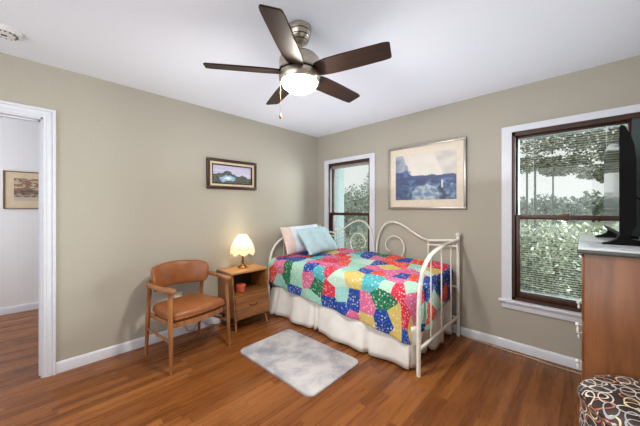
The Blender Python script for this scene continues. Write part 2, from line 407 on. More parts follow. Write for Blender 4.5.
b = nb(); box(b, (W1[0] + .024, .03, W1[3] - .075), (W1[1] - .024, .06, W1[3] - .036), .004); obj('blind_headrail', b, plain('grey_headrail', (150, 146, 138), .5), w1)
window('window_2', W2, 'wide brown sash window behind the television, white cased', jambx=3.285)
b = nb()  # unseen window, invented to go with the south fill lamp
for x in (.6, 1.88, 3.14): box(b, (x, YS - .08, .7), (x + .06, YS - .02, 2.2))
box(b, (.6, YS - .08, .7), (3.2, YS - .02, .76)); box(b, (.6, YS - .08, 2.14), (3.2, YS - .02, 2.2))
struct('added_south_window', b, MAT['trim'], 'added unseen white framed window behind the fill lamp, opposite the daybed', 'window')

# ------------------------------------------------------------------ outdoors
b = nb(); box(b, (-60, WT + .02, -.5), (60, 90, -.3)); struct('ground', b, MAT['lawn'], 'pale lawn outside the windows', 'lawn')
def leaves(bm, centre, rad, n, size, rng, shell=.0):
    c = Vector(centre)
    for _ in range(n):
        d = Vector((rng.gauss(0, 1), rng.gauss(0, 1), rng.gauss(0, 1))).normalized() * (shell + (1 - shell) * rng.random() ** .4)
        p = c + Vector((d.x * rad[0], d.y * rad[1], d.z * rad[2]))
        a = Vector((rng.gauss(0, 1), rng.gauss(0, 1), rng.gauss(0, .7))).normalized(); q = a.cross(Vector((rng.gauss(0, 1), rng.gauss(0, 1), rng.gauss(0, 1)))).normalized()
        s = size * rng.uniform(.6, 1.3)
        bm.faces.new([bm.verts.new(p + v) for v in (a * s, q * s * .5, -a * s, -q * s * .5)])
def tree(name, label, base, blobs, mat, trunk, leafn, size, seed, group=None, branches=()):
    rng = random.Random(seed); t = thing(name, label, 'tree' if 'shrub' not in name else 'shrub', base, 0, group)
    b = nb()
    for (cx, cy, cz, rx, ry, rz) in blobs: leaves(b, (cx, cy, cz), (rx, ry, rz), leafn, size, rng, .25)
    obj('foliage', b, mat, t, smooth=0, recalc=False)
    b = nb(); tube(b, smooth_path(trunk[0], 5), trunk[1], 8)
    for br in branches: tube(b, smooth_path(br, 5), [.05 - .04 * i / (5 * (len(br) - 1)) for i in range(5 * (len(br) - 1) + 1)], 6)
    obj('trunk', b, MAT['bark'], t)
    return t
tree('oak_tree', 'spreading oak whose leafy branch hangs across the wide window', (4.9, 4.6, -.3),
     [(-.5, -.4, 3.5, .9, .8, .6), (-1.1, -.6, 3.2, .75, .7, .42), (-1.6, -.5, 3.0, .55, .6, .32), (-2.1, -.6, 3.0, .5, .5, .28), (-2.5, -.6, 2.95, .45, .5, .26), (-1.2, -.3, 2.66, .5, .4, .3), (-1.75, -.4, 2.75, .4, .4, .3), (-.85, -.3, 2.45, .3, .3, .26), (-2.2, -.5, 2.5, .45, .3, .16), (-2.7, -.6, 2.52, .4, .3, .18), (-1.2, -.35, 2.35, .5, .3, .14), (-.7, -.2, 2.75, .5, .5, .3), (.3, .2, 4.0, 1.2, 1.1, .9), (-1.5, .2, 3.9, 1.1, .9, .5), (-1.7, -.45, 2.3, .32, .3, .14), (-1.45, -.4, 2.18, .26, .25, .14), (-2.25, -.5, 2.38, .3, .3, .12)],
     MAT['leaf_oak'], ([(0, 0, 0), (.02, 0, 1.2), (-.05, .05, 2.4), (.1, .1, 4)], .16), 560, .042, 3,
     branches=[[(-.03, .05, 2.2), (-.6, -.2, 2.9), (-1.4, -.45, 2.95), (-2.4, -.6, 2.85)], [(-.03, .03, 2.1), (-.5, 0, 2.5), (-1.1, -.25, 2.62), (-1.7, -.4, 2.7)], [(0, .05, 2.5), (.3, .3, 3.2), (.5, .3, 4)]])
tree('garden_shrub', 'dense grey green shrub filling the lower pane of the wide window', (2.75, 1.75, -.3),
     [(0, 0, .85, .8, .5, .62), (-.7, .1, .8, .6, .5, .6), (.7, .05, .85, .6, .5, .6), (.1, -.2, .4, 1.2, .4, .42), (-.6, -.2, .4, .5, .4, .4), (.7, -.2, .4, .5, .4, .4)], MAT['leaf_bush'],
     ([(0, 0, 0), (.03, 0, .4), (0, .02, .9)], .03), 4200, .028, 5)
tree('garden_shrub', 'pale shrub outside the narrow window', (-1.6, 2.6, -.3),
     [(0, 0, .55, .8, .6, .5), (.8, .2, .5, .6, .5, .45), (-.8, .3, .6, .6, .5, .5)], MAT['leaf_bush'], ([(0, 0, 0), (.03, 0, .3), (0, .02, .6)], .03), 700, .04, 6)
farlab = [f'{q} pale far tree from the picture side in the wide window' for q in ('first', 'second', 'third', 'fourth', 'fifth')]
for i, (x, y, h, wd) in enumerate([(-3.0, 38, 3.2, 1.5), (-.7, 44, 3.8, 1.7), (1.6, 38, 3.0, 1.4), (3.9, 44, 3.9, 1.7), (6.1, 38, 3.3, 1.5)]):
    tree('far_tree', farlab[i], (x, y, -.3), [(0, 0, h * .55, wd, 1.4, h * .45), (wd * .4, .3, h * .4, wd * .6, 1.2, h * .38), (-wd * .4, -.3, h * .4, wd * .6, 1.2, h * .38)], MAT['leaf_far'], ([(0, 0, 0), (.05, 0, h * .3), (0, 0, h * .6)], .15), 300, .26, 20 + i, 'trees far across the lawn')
near = [(-13.0, 18, 3.7, 1.5, 'tall bushy tree at the pale reveal side of the narrow window'), (-8.9, 13, 3.5, 1.4, 'bushy tree in the middle of the narrow window'), (-9.8, 17, 5.2, 1.2, 'tallest tree in the narrow window, beside its right frame'), (-7.0, 9.6, 2.1, 1.2, 'low bush in front of the narrow window trees')]
for i, (x, y, h, wd, lb) in enumerate(near):
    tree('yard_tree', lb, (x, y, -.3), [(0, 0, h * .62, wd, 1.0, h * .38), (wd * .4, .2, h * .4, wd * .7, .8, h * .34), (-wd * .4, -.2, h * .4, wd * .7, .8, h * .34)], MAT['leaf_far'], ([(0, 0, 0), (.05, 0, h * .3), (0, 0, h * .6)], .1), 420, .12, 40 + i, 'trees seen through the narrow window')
for i, (px, y, hh, lb) in enumerate([(1.6, 24, 5.6, 'utility pole nearest the side frame of the wide window'), (1.91, 26, 5.8, 'middle one of the three utility poles beyond the wide window'), (2.57, 34, 6.2, 'utility pole nearest the television in the wide window')]):
    t = thing('utility_pole', lb, 'pole', (px - 1.8, y, -.3), 0, 'poles across the street')
    b = nb(); tube(b, [(0, 0, 0), (0, 0, hh)], .07, 8); obj('pole_shaft', b, MAT['pole'], t)

# ------------------------------------------------------------------ pictures
def fbm(x, y, s=1.0, o=3): return sum(noise.noise(Vector((x * s * 2 ** i, y * s * 2 ** i, 3.7 * i))) / 2 ** i for i in range(o))
def paint(fn, w, h, nx, ny, name, parent, mtx):
    b = nb(); cl = b.loops.layers.color.new('paint')
    vs = [[b.verts.new(mtx @ Vector(((i / nx - .5) * w, 0, (j / ny - .5) * h))) for i in range(nx + 1)] for j in range(ny + 1)]
    for j in range(ny):
        for i in range(nx):
            f = b.faces.new((vs[j][i], vs[j][i + 1], vs[j + 1][i + 1], vs[j + 1][i]))
            for l, (a, c) in zip(f.loops, ((i, j), (i + 1, j), (i + 1, j + 1), (i, j + 1))):
                rgb = fn(a / nx, c / ny); l[cl] = tuple(max(0, min(1, q / 255)) for q in rgb) + (1,)
    return obj(name, b, MAT['paint'], parent, smooth=0, recalc=False)
def mixc(a, b, t): t = max(0, min(1, t)); return tuple(p + (q - p) * t for p, q in zip(a, b))
def frame(bm, w, h, bw, y0, y1, bev=.003):
    """rectangular ring, local: x across, z up, y depth (front = -y)"""
    box(bm, (-w / 2, y0, -h / 2), (w / 2, y1, -h / 2 + bw), bev); box(bm, (-w / 2, y0, h / 2 - bw), (w / 2, y1, h / 2), bev)
    box(bm, (-w / 2, y0, -h / 2 + bw), (-w / 2 + bw, y1, h / 2 - bw), bev); box(bm, (w / 2 - bw, y0, -h / 2 + bw), (w / 2, y1, h / 2 - bw), bev)
# small landscape on the west wall
p = thing('framed_picture', 'small dark framed landscape painting above the armchair and nightstand', 'picture', (.002, -1.455, 1.716)); p.rotation_euler = (R(.6), 0, R(90)); p.rotation_mode = 'ZYX'
p.rotation_mode = 'XYZ'; p.rotation_euler = (0, R(-.5), R(90))
b = nb(); frame(b, .635, .345, .034, -.034, 0, .006); obj('picture_frame', b, plain('dark_mahogany_frame', (58, 26, 18), .35), p)
b = nb(); frame(b, .567, .277, .024, -.024, -.002, .002); obj('cream_liner', b, plain('cream_liner', (206, 192, 158), .6), p)
b = nb(); frame(b, .519, .229, .014, -.02, -.002, .002); obj('inner_slip', b, plain('black_slip', (34, 28, 28), .4), p)
def land(u, v):
    n = fbm(u * 5, v * 5, 1.2); sky = mixc((206, 198, 222), (160, 158, 188), v * .6 + .35 * fbm(u * 3, v * 9))
    hill = .50 + .26 * math.exp(-((u - .36) / .14) ** 2) - .12 * u + .10 * n
    c = sky
    n2 = fbm(u * 14, v * 14)
    if v < hill: c = mixc((22, 34, 32), (74, 92, 78), .35 + .7 * n + .3 * n2)
    r = math.hypot((u - .38) / .2, (v - .27) / .2) + .5 * n
    if r < 1: c = mixc((216, 232, 240), (104, 150, 176), r + .3 * n2)
    if v < .10 + .10 * n or (u > .58 + .1 * n and v < .40 + .2 * n) or (u < .16 and v < .45 + .2 * n): c = mixc((18, 26, 24), (84, 96, 72), .3 + .9 * n2)
    return c
paint(land, .495, .205, 90, 44, 'canvas', p, Matrix.Translation((0, -.008, 0)))
# large blue abstract on the north wall
p = thing('framed_picture', 'large silver framed blue and cream abstract picture above the daybed', 'picture', (1.715, -.002, 1.681))
b = nb(); frame(b, .89, .74, .022, -.034, 0, .004); obj('picture_frame', b, plain('silver_frame', (166, 160, 154), .35, .7), p)
b = nb(); box(b, (-.424, -.014, -.349), (.424, -.004, .349)); obj('mat_board', b, plain('cream_mat', (226, 214, 196), .8, var=.02), p)
def sea(u, v):
    n = fbm(u * 4, v * 4, 1.3, 4); n2 = fbm(u * 11 + 5, v * 11, 1.2, 3)
    c = mixc((214, 206, 196), (192, 186, 182), .5 + n)
    hz = .52 + .12 * math.exp(-(u / .2) ** 2) + .10 * math.exp(-((u - .2) / .05) ** 2) - .05 * max(0, u - .5) + .05 * n
    if .2 < u + .3 * (v - .7) < .75 and v > .5: c = mixc(c, (228, 222, 210), .6)
    if u + .35 * (v - .75) < .22 + .05 * n2: c = mixc((112, 122, 150), (160, 166, 180), .5 + n)
    if v < hz: c = mixc((8, 34, 92), (66, 108, 160), .4 + n * .9 + .4 * n2)
    if .44 < v < .50 + .04 * n: c = mixc(c, (26, 44, 92), .7)
    if v < .36 + .06 * n: c = mixc((20, 62, 118), (120, 154, 184), .45 + .9 * n2)
    r = math.hypot((u - .52) / .24, (v - .08) / .24)
    if r < 1 + .1 * n: c = mixc((96, 130, 164), (176, 194, 202), .45 + 1.3 * n2)
    if abs(u - .80 - .03 * math.sin(v * 20)) < .03 and v < .33: c = mixc((18, 34, 72), (40, 60, 104), .5 + n2)
    if abs(u - .79) < .012 and .24 < v < .4: c = (206, 212, 220)
    if u < .22 and v < .5: c = mixc(c, (24, 48, 104), .55)
    return c
paint(sea, .70, .53, 110, 84, 'print', p, Matrix.Translation((0, -.016, 0)))
# hall picture
p = thing('framed_picture', 'cream matted sepia landscape hanging on the hall wall', 'picture', (-2.138, -3.03, 1.549)); p.rotation_euler = (0, 0, R(90))
b = nb(); frame(b, .69, .476, .012, -.022, 0, .002); obj('picture_frame', b, plain('thin_brown_frame', (110, 84, 58), .5), p)
b = nb(); box(b, (-.335, -.012, -.228), (.335, -.003, .228)); obj('mat_board', b, plain('tan_mat', (214, 196, 166), .8, var=.02), p)
def sepia(u, v):
    n = fbm(u * 9, v * 9, 1.2, 4)
    c = mixc((196, 180, 156), (150, 130, 108), .5 + n)
    if v > .3 and n > -.05 and u < .62: c = mixc((96, 58, 42), (140, 96, 70), .5 + n)
    if .15 < v < .5 and n < .05: c = mixc((58, 48, 42), (110, 96, 82), .6 + n)
    if v < .16: c = (186, 176, 160)
    return c
paint(sepia, .51, .285, 70, 40, 'print', p, Matrix.Translation((0, -.014, .008)))

# ------------------------------------------------------------------ ceiling fan
FX, FY = 1.752, -1.94
fan = thing('ceiling_fan', 'five bladed dark ceiling fan with nickel motor and lit round lamp', 'ceiling fan', (FX, FY, H))
b = nb(); lathe(b, [(0, 0), (.07, 0), (.072, -.012), (.068, -.03), (.066, -.034), (.07, -.038), (.064, -.06), (.061, -.063), (.065, -.067), (.052, -.086), (.048, -.088), (.05, -.092), (.03, -.108), (0, -.11)], 40); obj('canopy', b, MAT['nickel'], fan)
b = nb()
for r_, z_ in ((.0685, -.0345), (.0632, -.0635), (.0505, -.0885)): lathe(b, [(r_ - .006, z_ + .004), (r_ + .0012, z_ + .003), (r_ + .0012, z_ - .003), (r_ - .006, z_ - .004)], 40)
obj('canopy_grooves', b, MAT['black'], fan)
b = nb(); tube(b, [(0, 0, -.10), (0, 0, -.19)], .0125, 16); obj('downrod', b, MAT['nickel'], fan)
b = nb(); lathe(b, [(0, -.155), (.028, -.158), (.03, -.172), (.075, -.178), (.112, -.19), (.125, -.206), (.128, -.275), (.118, -.281), (.118, -.285), (0, -.285)], 48); obj('motor_housing', b, MAT['nickel'], fan)
b = nb(); lathe(b, [(0, -.276), (.121, -.276), (.121, -.294), (0, -.294)], 48); obj('blade_slot', b, MAT['black'], fan)
b = nb(); lathe(b, [(0, -.30), (.118, -.290), (.127, -.293), (.13, -.305), (.126, -.335), (.118, -.345), (.11, -.345), (.11, -.325), (0, -.325)], 48); obj('light_ring', b, MAT['nickel'], fan)
b = nb(); lathe(b, [(.1095, -.33), (.1095, -.346), (.102, -.366), (.08, -.385), (.05, -.396), (0, -.40)], 48); obj('diffuser', b, MAT['lens'], fan)
BZ, BR_ = -.284, .575
for i in range(5):
    ang = R(17.5 + 72 * i)
    # outline (radial x, tangential y): nearly parallel sides, slanted rounded tip
    up = [(.09, .045), (.14, .064), (.2, .072), (.3, .073), (.42, .07), (.53, .066), (.563, .062), (.572, .052)]
    dn = [(.58, -.05), (.573, -.060), (.545, -.066), (.42, -.068), (.3, -.070), (.2, -.068), (.14, -.058), (.09, -.038)]
    poly = [(x * .975, y * .86) for x, y in up + dn]
    b = nb(); th = .0045
    T = [b.verts.new((x, y, th)) for x, y in poly]; Bm = [b.verts.new((x, y, -th)) for x, y in poly]; n_ = len(poly)
    b.faces.new(T); b.faces.new(Bm[::-1])
    for q in range(n_): b.faces.new((T[q], T[(q + 1) % n_], Bm[(q + 1) % n_], Bm[q]))
    bl = obj('blade', b, MAT['blade'], fan); bl.location = (0, 0, BZ + .0)
    bl.rotation_euler = (Matrix.Rotation(ang, 3, 'Z') @ Matrix.Rotation(R(-15), 3, 'X')).to_euler()
camdir = Vector((CAMLOC.x - FX, CAMLOC.y - FY, 0)).normalized(); cl_ = Vector((camdir.y, -camdir.x, 0))
px_, py_ = cl_.x * .118, cl_.y * .118
b = nb(); tube(b, [(px_, py_, -.30), (px_, py_, -.54)], .0006, 5); ch = obj('pull_chain', b, MAT['bronze'], fan)
b = nb(); lathe(b, [(0, -.535), (.004, -.54), (.008, -.555), (.007, -.568), (0, -.574)], 12, (px_, py_, 0)); obj('chain_fob', b, MAT['bronze'], ch)

# smoke detector
sd = thing('smoke_detector', 'round white smoke detector on the ceiling near the doorway', 'smoke detector', (.40, -3.215, H))
b = nb(); lathe(b, [(0, 0), (.07, 0), (.072, -.006), (.068, -.022), (.058, -.028), (.056, -.024), (.046, -.026), (.04, -.036), (0, -.038)], 40); obj('cover', b, MAT['whiteplastic'], sd)
b = nb()
for i in range(14):
    a = 2 * PI * i / 14; box(b, (.046, -.004, -.034), (.055, .004, -.025), 0, mat=Matrix.Rotation(a, 4, 'Z'))
obj('vent_slots', b, plain('grey_slots', (120, 122, 124), .7), sd)
b = nb(); box(b, (-.002, -.018, -.0395), (.012, .006, -.036), .001); obj('test_button', b, MAT['black'], sd)

# ------------------------------------------------------------------ daybed
BX0, BX1, BYB, BYF = .105, 2.095, -.06, -1.0
bed = thing('daybed', 'white iron daybed with scrolled back and curved ends against the window wall', 'daybed', (0, 0, 0))
WM = MAT['white_metal']
def finial(b, x, y, z): lathe(b, [(0, z), (.016, z), (.02, z + .006), (.014, z + .014), (.021, z + .022), (.026, z + .036), (.024, z + .05), (.014, z + .06), (0, z + .064)], 18, (x, y, 0))
for x in (BX0, BX1):
    b = nb(); tube(b, [(x, BYB, 0), (x, BYB, 1.01)], .0165, 14); po = obj('post', b, WM, bed)
    b = nb(); finial(b, x, BYB, 1.005); obj('finial', b, WM, po)
    # curved end arm that comes down as the front post
    pts = [(x, BYB, .985), (x, -.314, .978), (x, -.53, .965), (x, -.70, .94), (x, -.82, .895), (x, -.91, .82), (x, -.965, .72), (x, -.99, .6), (x, -1.0, .45), (x, -1.0, .2), (x, -1.0, 0)]
    b = nb(); tube(b, smooth_path(pts, 6), .0165, 12); obj('arm', b, WM, bed)
    b = nb(); tube(b, [(x, BYB, .205), (x, -1.0, .205)], .0125, 10); obj('end_rail', b, WM, bed)
    for y, zt in ((-.275, .978), (-.52, .965), (-.76, .92)):
        b = nb(); tube(b, [(x, y, .205), (x, y, zt)], .0068, 8); obj('spindle', b, WM, bed)
# back: rails, double arch and scrolls, mirrored about the middle
XM = (BX0 + BX1) / 2
def mir(p, s): return (XM + s * (p[0] - XM), p[1], p[2])
for s in (1, -1):
    arch = [(1.785, BYB, .962), (1.70, BYB, .99), (1.6, BYB, 1.045), (1.5, BYB, 1.105), (1.42, BYB, 1.14), (1.335, BYB, 1.152), (1.25, BYB, 1.125), (1.185, BYB, 1.05), (1.145, BYB, .95), (1.125, BYB, .84), (1.115, BYB, .72), (1.11, BYB, .55)]
    b = nb(); tube(b, [mir(p, s) for p in smooth_path(arch, 6)], .011, 10); obj('back_arch', b, WM, bed)
    b = nb(); tube(b, [mir(p, s) for p in ((1.785, BYB, .962), (2.09, BYB, .985))], .0125, 10); obj('back_top_rail', b, WM, bed)
    b = nb(); tube(b, [mir(p, s) for p in ((1.785, BYB, .915), (2.09, BYB, .925))], .009, 8); obj('back_under_rail', b, WM, bed)
    sc = [(1.44, BYB, .55), (1.46, BYB, .72), (1.49, BYB, .80), (1.495, BYB, .87), (1.46, BYB, .94), (1.40, BYB, .975), (1.33, BYB, .975), (1.275, BYB, .93), (1.25, BYB, .87), (1.27, BYB, .81), (1.32, BYB, .79)]
    b = nb(); tube(b, [mir(p, s) for p in smooth_path(sc, 6)], .008, 9); obj('back_scroll', b, WM, bed)
    b = nb(); tube(b, [mir((1.785, BYB, .5), s), mir((1.785, BYB, .962), s)], .009, 8); obj('back_spindle', b, WM, bed)
b = nb(); tube(b, [(BX0, BYB, .5), (BX1, BYB, .5)], .0125, 10); obj('back_bottom_rail', b, WM, bed)
b = nb(); box(b, (.14, -.94, .33), (2.02, -.91, .36), .004); box(b, (.14, -.12, .33), (2.02, -.09, .36), .004)
for x in (BX0, BX1):
    for y in (-.925, -.105): tube(b, [(x, y, .205), (x + (.05 if x < 1 else -.088), y, .205)], .009, 8)
for x in (.14, 1.995):
    for y in (-.94, -.12): box(b, (x, y, .19), (x + .025, y + .03, .345), .003)
for i in range(9): box(b, (.15 + i * .22, -.935, .335), (.19 + i * .22, -.1, .355))
obj('deck', b, WM, bed)

mt = nb(); box(mt, (.16, -.955, .362), (2.02, -.09, .62), .05, 4)
tag(obj('mattress', mt, MAT['whitecloth']), 'white mattress under the patchwork quilt on the daybed', 'mattress')

# bed skirt: gathered cloth hanging to the floor at the front and the foot
b = nb(); uvp = []
path = []; x = .16
while x < 1.98: path.append((x, -1.005, 0, -1)); x += .012
for i in range(8): a = -PI / 2 + (i + 1) * PI / 18; path.append((1.985 + .05 * math.cos(a), -.955 + .05 * math.sin(a), math.cos(a), math.sin(a)))
y = -.95
while y < -.10: path.append((2.035, y, 1, 0)); y += .012
rows = 8; grid = []; s = 0
for i, (px, py, nx, ny) in enumerate(path):
    colv = []
    for j in range(rows + 1):
        t = j / rows; zb = .018 + .012 * noise.noise(Vector((i * .05, 4, 0)))
        z = .36 + (zb - .36) * t
        amp = (.006 + .036 * t)
        w_ = amp * (noise.noise(Vector((i * .055, t * .3, 0))) * 1.3 + .35 * math.sin(i * .17 + 2 * noise.noise(Vector((i * .02, 9, 0)))))
        # a deep pleat in the middle of the front and one by the head
        for pc in (.30, .92, .98, 1.62):
            if ny < -.5: w_ -= .045 * (.25 + .75 * t) * math.exp(-((px - pc) / .02) ** 2)
        if nx > .5: w_ = w_ * 1.8 + .022 * t * math.sin(i * .55 + 2 * noise.noise(Vector((i * .1, 1, 1)))) - .012 * t; w_ = min(w_, .014); z += .05 * t * max(0, noise.noise(Vector((i * .13, 7, 0)))) * 1.5
        colv.append(b.verts.new((px + nx * w_, py + .02 + ny * (w_ + (.075 - .055 * max(0, min(1, (px - .3) / 1.6))) * t) if ny < -.5 else py + ny * w_, z)))
    grid.append(colv)
for a, c in zip(grid, grid[1:]):
    for j in range(rows): b.faces.new((a[j], c[j], c[j + 1], a[j + 1]))
sk = obj('bed_skirt', b, MAT['skirt'], smooth=60); m = sk.modifiers.new('t', 'SOLIDIFY'); m.thickness = .002
tag(sk, 'white gathered bed skirt hanging to the floor under the patchwork quilt', 'bed skirt')

# quilt
b = nb(); uvl = b.loops.layers.uv.new('UVMap'); uvd = {}
QX0, QX1, QYB, QYF, RR = .135, 1.992, -.115, -.955, .055
def topz(x, y):
    t = (y - QYF) / (QYB - QYF)
    z = .675 + .062 * t + .028 * math.sin(max(0, min(1, (x - QX0) / (QX1 - QX0))) * PI)
    z += .012 * noise.noise(Vector((x * 5, y * 5, 0))) + .008 * noise.noise(Vector((x * 13, y * 13, 2)))
    return z
def hem(s):     # s: 0 head .. 1 front foot corner, 1..2 along the foot end to the wall
    if s <= 1: return .36 - .115 * s - .035 * max(0, (s - .85) / .15)
    return .21 + .22 * min(1, (s - 1) * 1.1) + .03 * math.sin((s - 1) * 14)
# perimeter of the top: along the front edge, round the foot corner, along the foot edge
per = []; NX = 74
for i in range(NX + 1):
    x = QX0 + (QX1 - RR - QX0) * i / NX; per.append((x, QYF, 0, -1, i / NX * .97, x, QYF))
for i in range(1, 12):
    a = -PI / 2 + PI / 2 * i / 12; per.append((QX1 - RR + RR * math.cos(a), QYF + RR + RR * math.sin(a), math.cos(a), math.sin(a), .97 + .06 * i / 12, QX1 - RR + RR * math.cos(a), QYF + RR + RR * math.sin(a)))
NY = 32
for i in range(NY + 1):
    y = QYF + RR + (QYB - QYF - RR) * i / NY; per.append((QX1, y, 1, 0, 1.03 + .97 * i / NY, QX1, y))
RND = .075; ND = 16; strips = []
for i, (px, py, nx, ny, s, ux, uy) in enumerate(per):
    zt = topz(px, py); zh = hem(s) + .014 * noise.noise(Vector((i * .12, 0, 0))); L = RND * PI / 2 + max(.05, zt - RND - zh)
    colv = []
    for j in range(ND + 1):
        d = L * j / ND
        if d < RND * PI / 2: a = d / RND; off = RND * math.sin(a); z = zt - RND * (1 - math.cos(a))
        else: off = RND; z = zt - RND - (d - RND * PI / 2)
        k_ = max(0, (d - .05) / L)
        rip = k_ * (.034 * noise.noise(Vector((i * .105, d * 1.5, 5))) + .012 * math.sin(i * .42) * k_)
        puff = .012 * noise.noise(Vector((px * 6 + 3, py * 6 + z * 6, 8)))
        o_ = off + rip + puff - .012 * k_
        if nx > .5: o_ = min(o_, .078)       # stays inside the end arm
        elif nx > .05: o_ = min(o_, .082)
        v = b.verts.new((px + nx * o_, py + ny * o_, z)); colv.append(v); uvd[v] = (ux + nx * d, uy + ny * d)
    strips.append(colv)
for a, c in zip(strips, strips[1:]):
    for j in range(ND): b.faces.new((a[j], a[j + 1], c[j + 1], c[j]))
# top surface: polar-free grid clipped to the rounded corner by snapping columns onto the perimeter
gx = [p_[0] for p_ in per[:NX + 1]]
topgrid = []
NTP = NY + 12
for i in range(NX + 1 + 12):
    colv = []
    for j in range(NTP + 1):
        # perimeter order: bottom row j=0 uses front edge; right column uses the foot edge
        if i <= NX: x = gx[i]; yb = QYF
        else:
            a = -PI / 2 + PI / 2 * (i - NX) / 12; x = QX1 - RR + RR * math.cos(a); yb = QYF + RR + RR * math.sin(a)
        if i <= NX and j == 0: v = strips[i][0]
        elif i > NX and i < NX + 12 and j == 0: v = strips[i][0]
        elif i == NX + 12: v = strips[NX + 12 + min(NY, round(j / NTP * NY))][0]
        else:
            y = yb + (QYB - yb) * j / NTP; v = b.verts.new((x, y, topz(x, y))); uvd[v] = (x, y)
        colv.append(v)
    topgrid.append(colv)
for a, c in zip(topgrid, topgrid[1:]):
    for j in range(NTP):
        q = [];  [q.append(v) for v in (a[j], c[j], c[j + 1], a[j + 1]) if v not in q]
        if len(q) > 2: b.faces.new(q)
for f in b.faces:
    for l in f.loops: l[uvl].uv = uvd[l.vert]
qo = obj('quilt', b, MAT['quilt'], smooth=70); m = qo.modifiers.new('thick', 'SOLIDIFY'); m.thickness = .016; m.offset = -1; sub(qo)
tag(qo, 'bright multicoloured floral patchwork quilt draped over the daybed', 'quilt')

# pillows
def pillow(name, label, w, h, t, mats, mtx, seed, cuff=0):
    b = nb(); N = 14; top = {}; bot = {}
    for i in range(N + 1):
        for j in range(N + 1):
            u = i / N * 2 - 1; v = j / N * 2 - 1
            e = (max(0, 1 - abs(u) ** 2.6) * max(0, 1 - abs(v) ** 2.6)) ** .55
            k_ = 1 - .06 * (1 - abs(u) ** 2) * abs(v) ** 4; k2 = 1 - .06 * (1 - abs(v) ** 2) * abs(u) ** 4
            z = t / 2 * e + .012 * noise.noise(Vector((u * 2 + seed, v * 2, seed))) * e
            p = Vector((u * w / 2 * k2, v * h / 2 * k_, 0)); edge = i in (0, N) or j in (0, N)
            top[i, j] = b.verts.new(p + Vector((0, 0, z)))
            bot[i, j] = top[i, j] if edge else b.verts.new(p - Vector((0, 0, z)))
    for i in range(N):
        for j in range(N):
            b.faces.new((top[i, j], top[i + 1, j], top[i + 1, j + 1], top[i, j + 1])).material_index = 1 if i < cuff else 0
            f = b.faces.new((bot[i, j], bot[i, j + 1], bot[i + 1, j + 1], bot[i + 1, j])); f.material_index = 1 if i < cuff else 0
    bmesh.ops.transform(b, matrix=mtx, verts=b.verts)
    o = obj(name, b, mats, smooth=80); sub(o); return tag(o, label, 'pillow')
# local: u = along y, v = up the leaning face, +z = face towards the foot of the bed
def lean(cx, cy, cz, tilt, yaw, roll=0):
    base = Matrix(((0, 0, 1, 0), (1, 0, 0, 0), (0, 1, 0, 0), (0, 0, 0, 1)))   # u->y, v->z, n->x
    return Matrix.Translation((cx, cy, cz)) @ Matrix.Rotation(yaw, 4, 'Z') @ Matrix.Rotation(-tilt, 4, 'Y') @ base @ Matrix.Rotation(roll, 4, 'Z')
pillow('pillow', 'white pillow with a pale pink end leaning on the head end of the daybed', .70, .40, .15, [MAT['whitecloth'], MAT['pink']], lean(.262, -.545, .908, R(24), R(-4), R(2)), 1.3, 3)
pillow('pillow', 'light aqua pillow propped in front of the white and pink one', .62, .41, .15, [MAT['aqua'], MAT['aqua']], lean(.50, -.50, .905, R(38), R(4), R(1)), 4.1)

# ------------------------------------------------------------------ rug
b = nb(); hw, hh, rr = .465, .305, .055; out = []
for cx_, cy_, a0 in ((hw - rr, hh - rr, 0), (-hw + rr, hh - rr, 90), (-hw + rr, -hh + rr, 180), (hw - rr, -hh + rr, 270)):
    for i in range(9): a = R(a0 + i * 90 / 8); out.append((cx_ + rr * math.cos(a), cy_ + rr * math.sin(a)))
rings_ = []
for sc_, z in ((1, .001), (1.004, .012), (.995, .019), (.975, .023)): rings_.append([b.verts.new((x * sc_, y * sc_, z)) for x, y in out])
for a, c in zip(rings_, rings_[1:]):
    for i in range(len(out)): b.faces.new((a[i], a[(i + 1) % len(out)], c[(i + 1) % len(out)], c[i]))
b.faces.new(rings_[-1]); b.faces.new(rings_[0][::-1])
rg = obj('rug', b, MAT['rug']); rg.location = (1.205, -1.48, 0); rg.rotation_euler = (0, 0, R(1.5))
tag(rg, 'small grey mottled plush rug on the wood floor before the daybed', 'rug')

# ------------------------------------------------------------------ armchair
ch = thing('armchair', 'tan leather mid-century armchair with wooden legs against the beige wall', 'armchair', (.40, -2.112, 0), R(9))
CW = MAT['chair_wood']
def leg(x0, y0, x1, y1, z1, r0, r1):
    b = nb(); tube(b, [(x0, y0, 0), (x0 + (x1 - x0) * .5, y0 + (y1 - y0) * .5, z1 * .5), (x1, y1, z1)], [r0, (r0 + r1) / 2 + .003, r1], 12); obj('leg', b, CW, ch)
for s in (-1, 1):
    leg(.245, s * .272, .205, s * .262, .645, .0125, .0185)
    leg(-.245, s * .252, -.175, s * .25, .645, .0125, .0185)
    # flat arm: broad at the front, sweeping in to carry the backrest
    b = nb(); z0, z1 = .638, .666
    o1 = smooth_path([(.25, s * .232, 0), (.262, s * .265, 0), (.235, s * .298, 0), (.1, s * .304, 0), (-.08, s * .300, 0), (-.2, s * .275, 0), (-.262, s * .215, 0)], 4)
    o2 = smooth_path([(-.245, s * .195, 0), (-.19, s * .24, 0), (-.08, s * .262, 0), (.05, s * .262, 0), (.17, s * .238, 0), (.22, s * .228, 0)], 4)
    poly = [(q.x, q.y) for q in o1 + o2]
    prism(b, poly, 'z', z0, z1); a_ = obj('arm', b, CW, ch); mm = a_.modifiers.new('bev', 'BEVEL'); mm.width = .006; mm.segments = 2; mm.limit_method = 'ANGLE'
    b = nb(); tube(b, [(.23, s * .268, .245), (-.222, s * .251, .245)], .0105, 10); obj('stretcher', b, CW, ch)
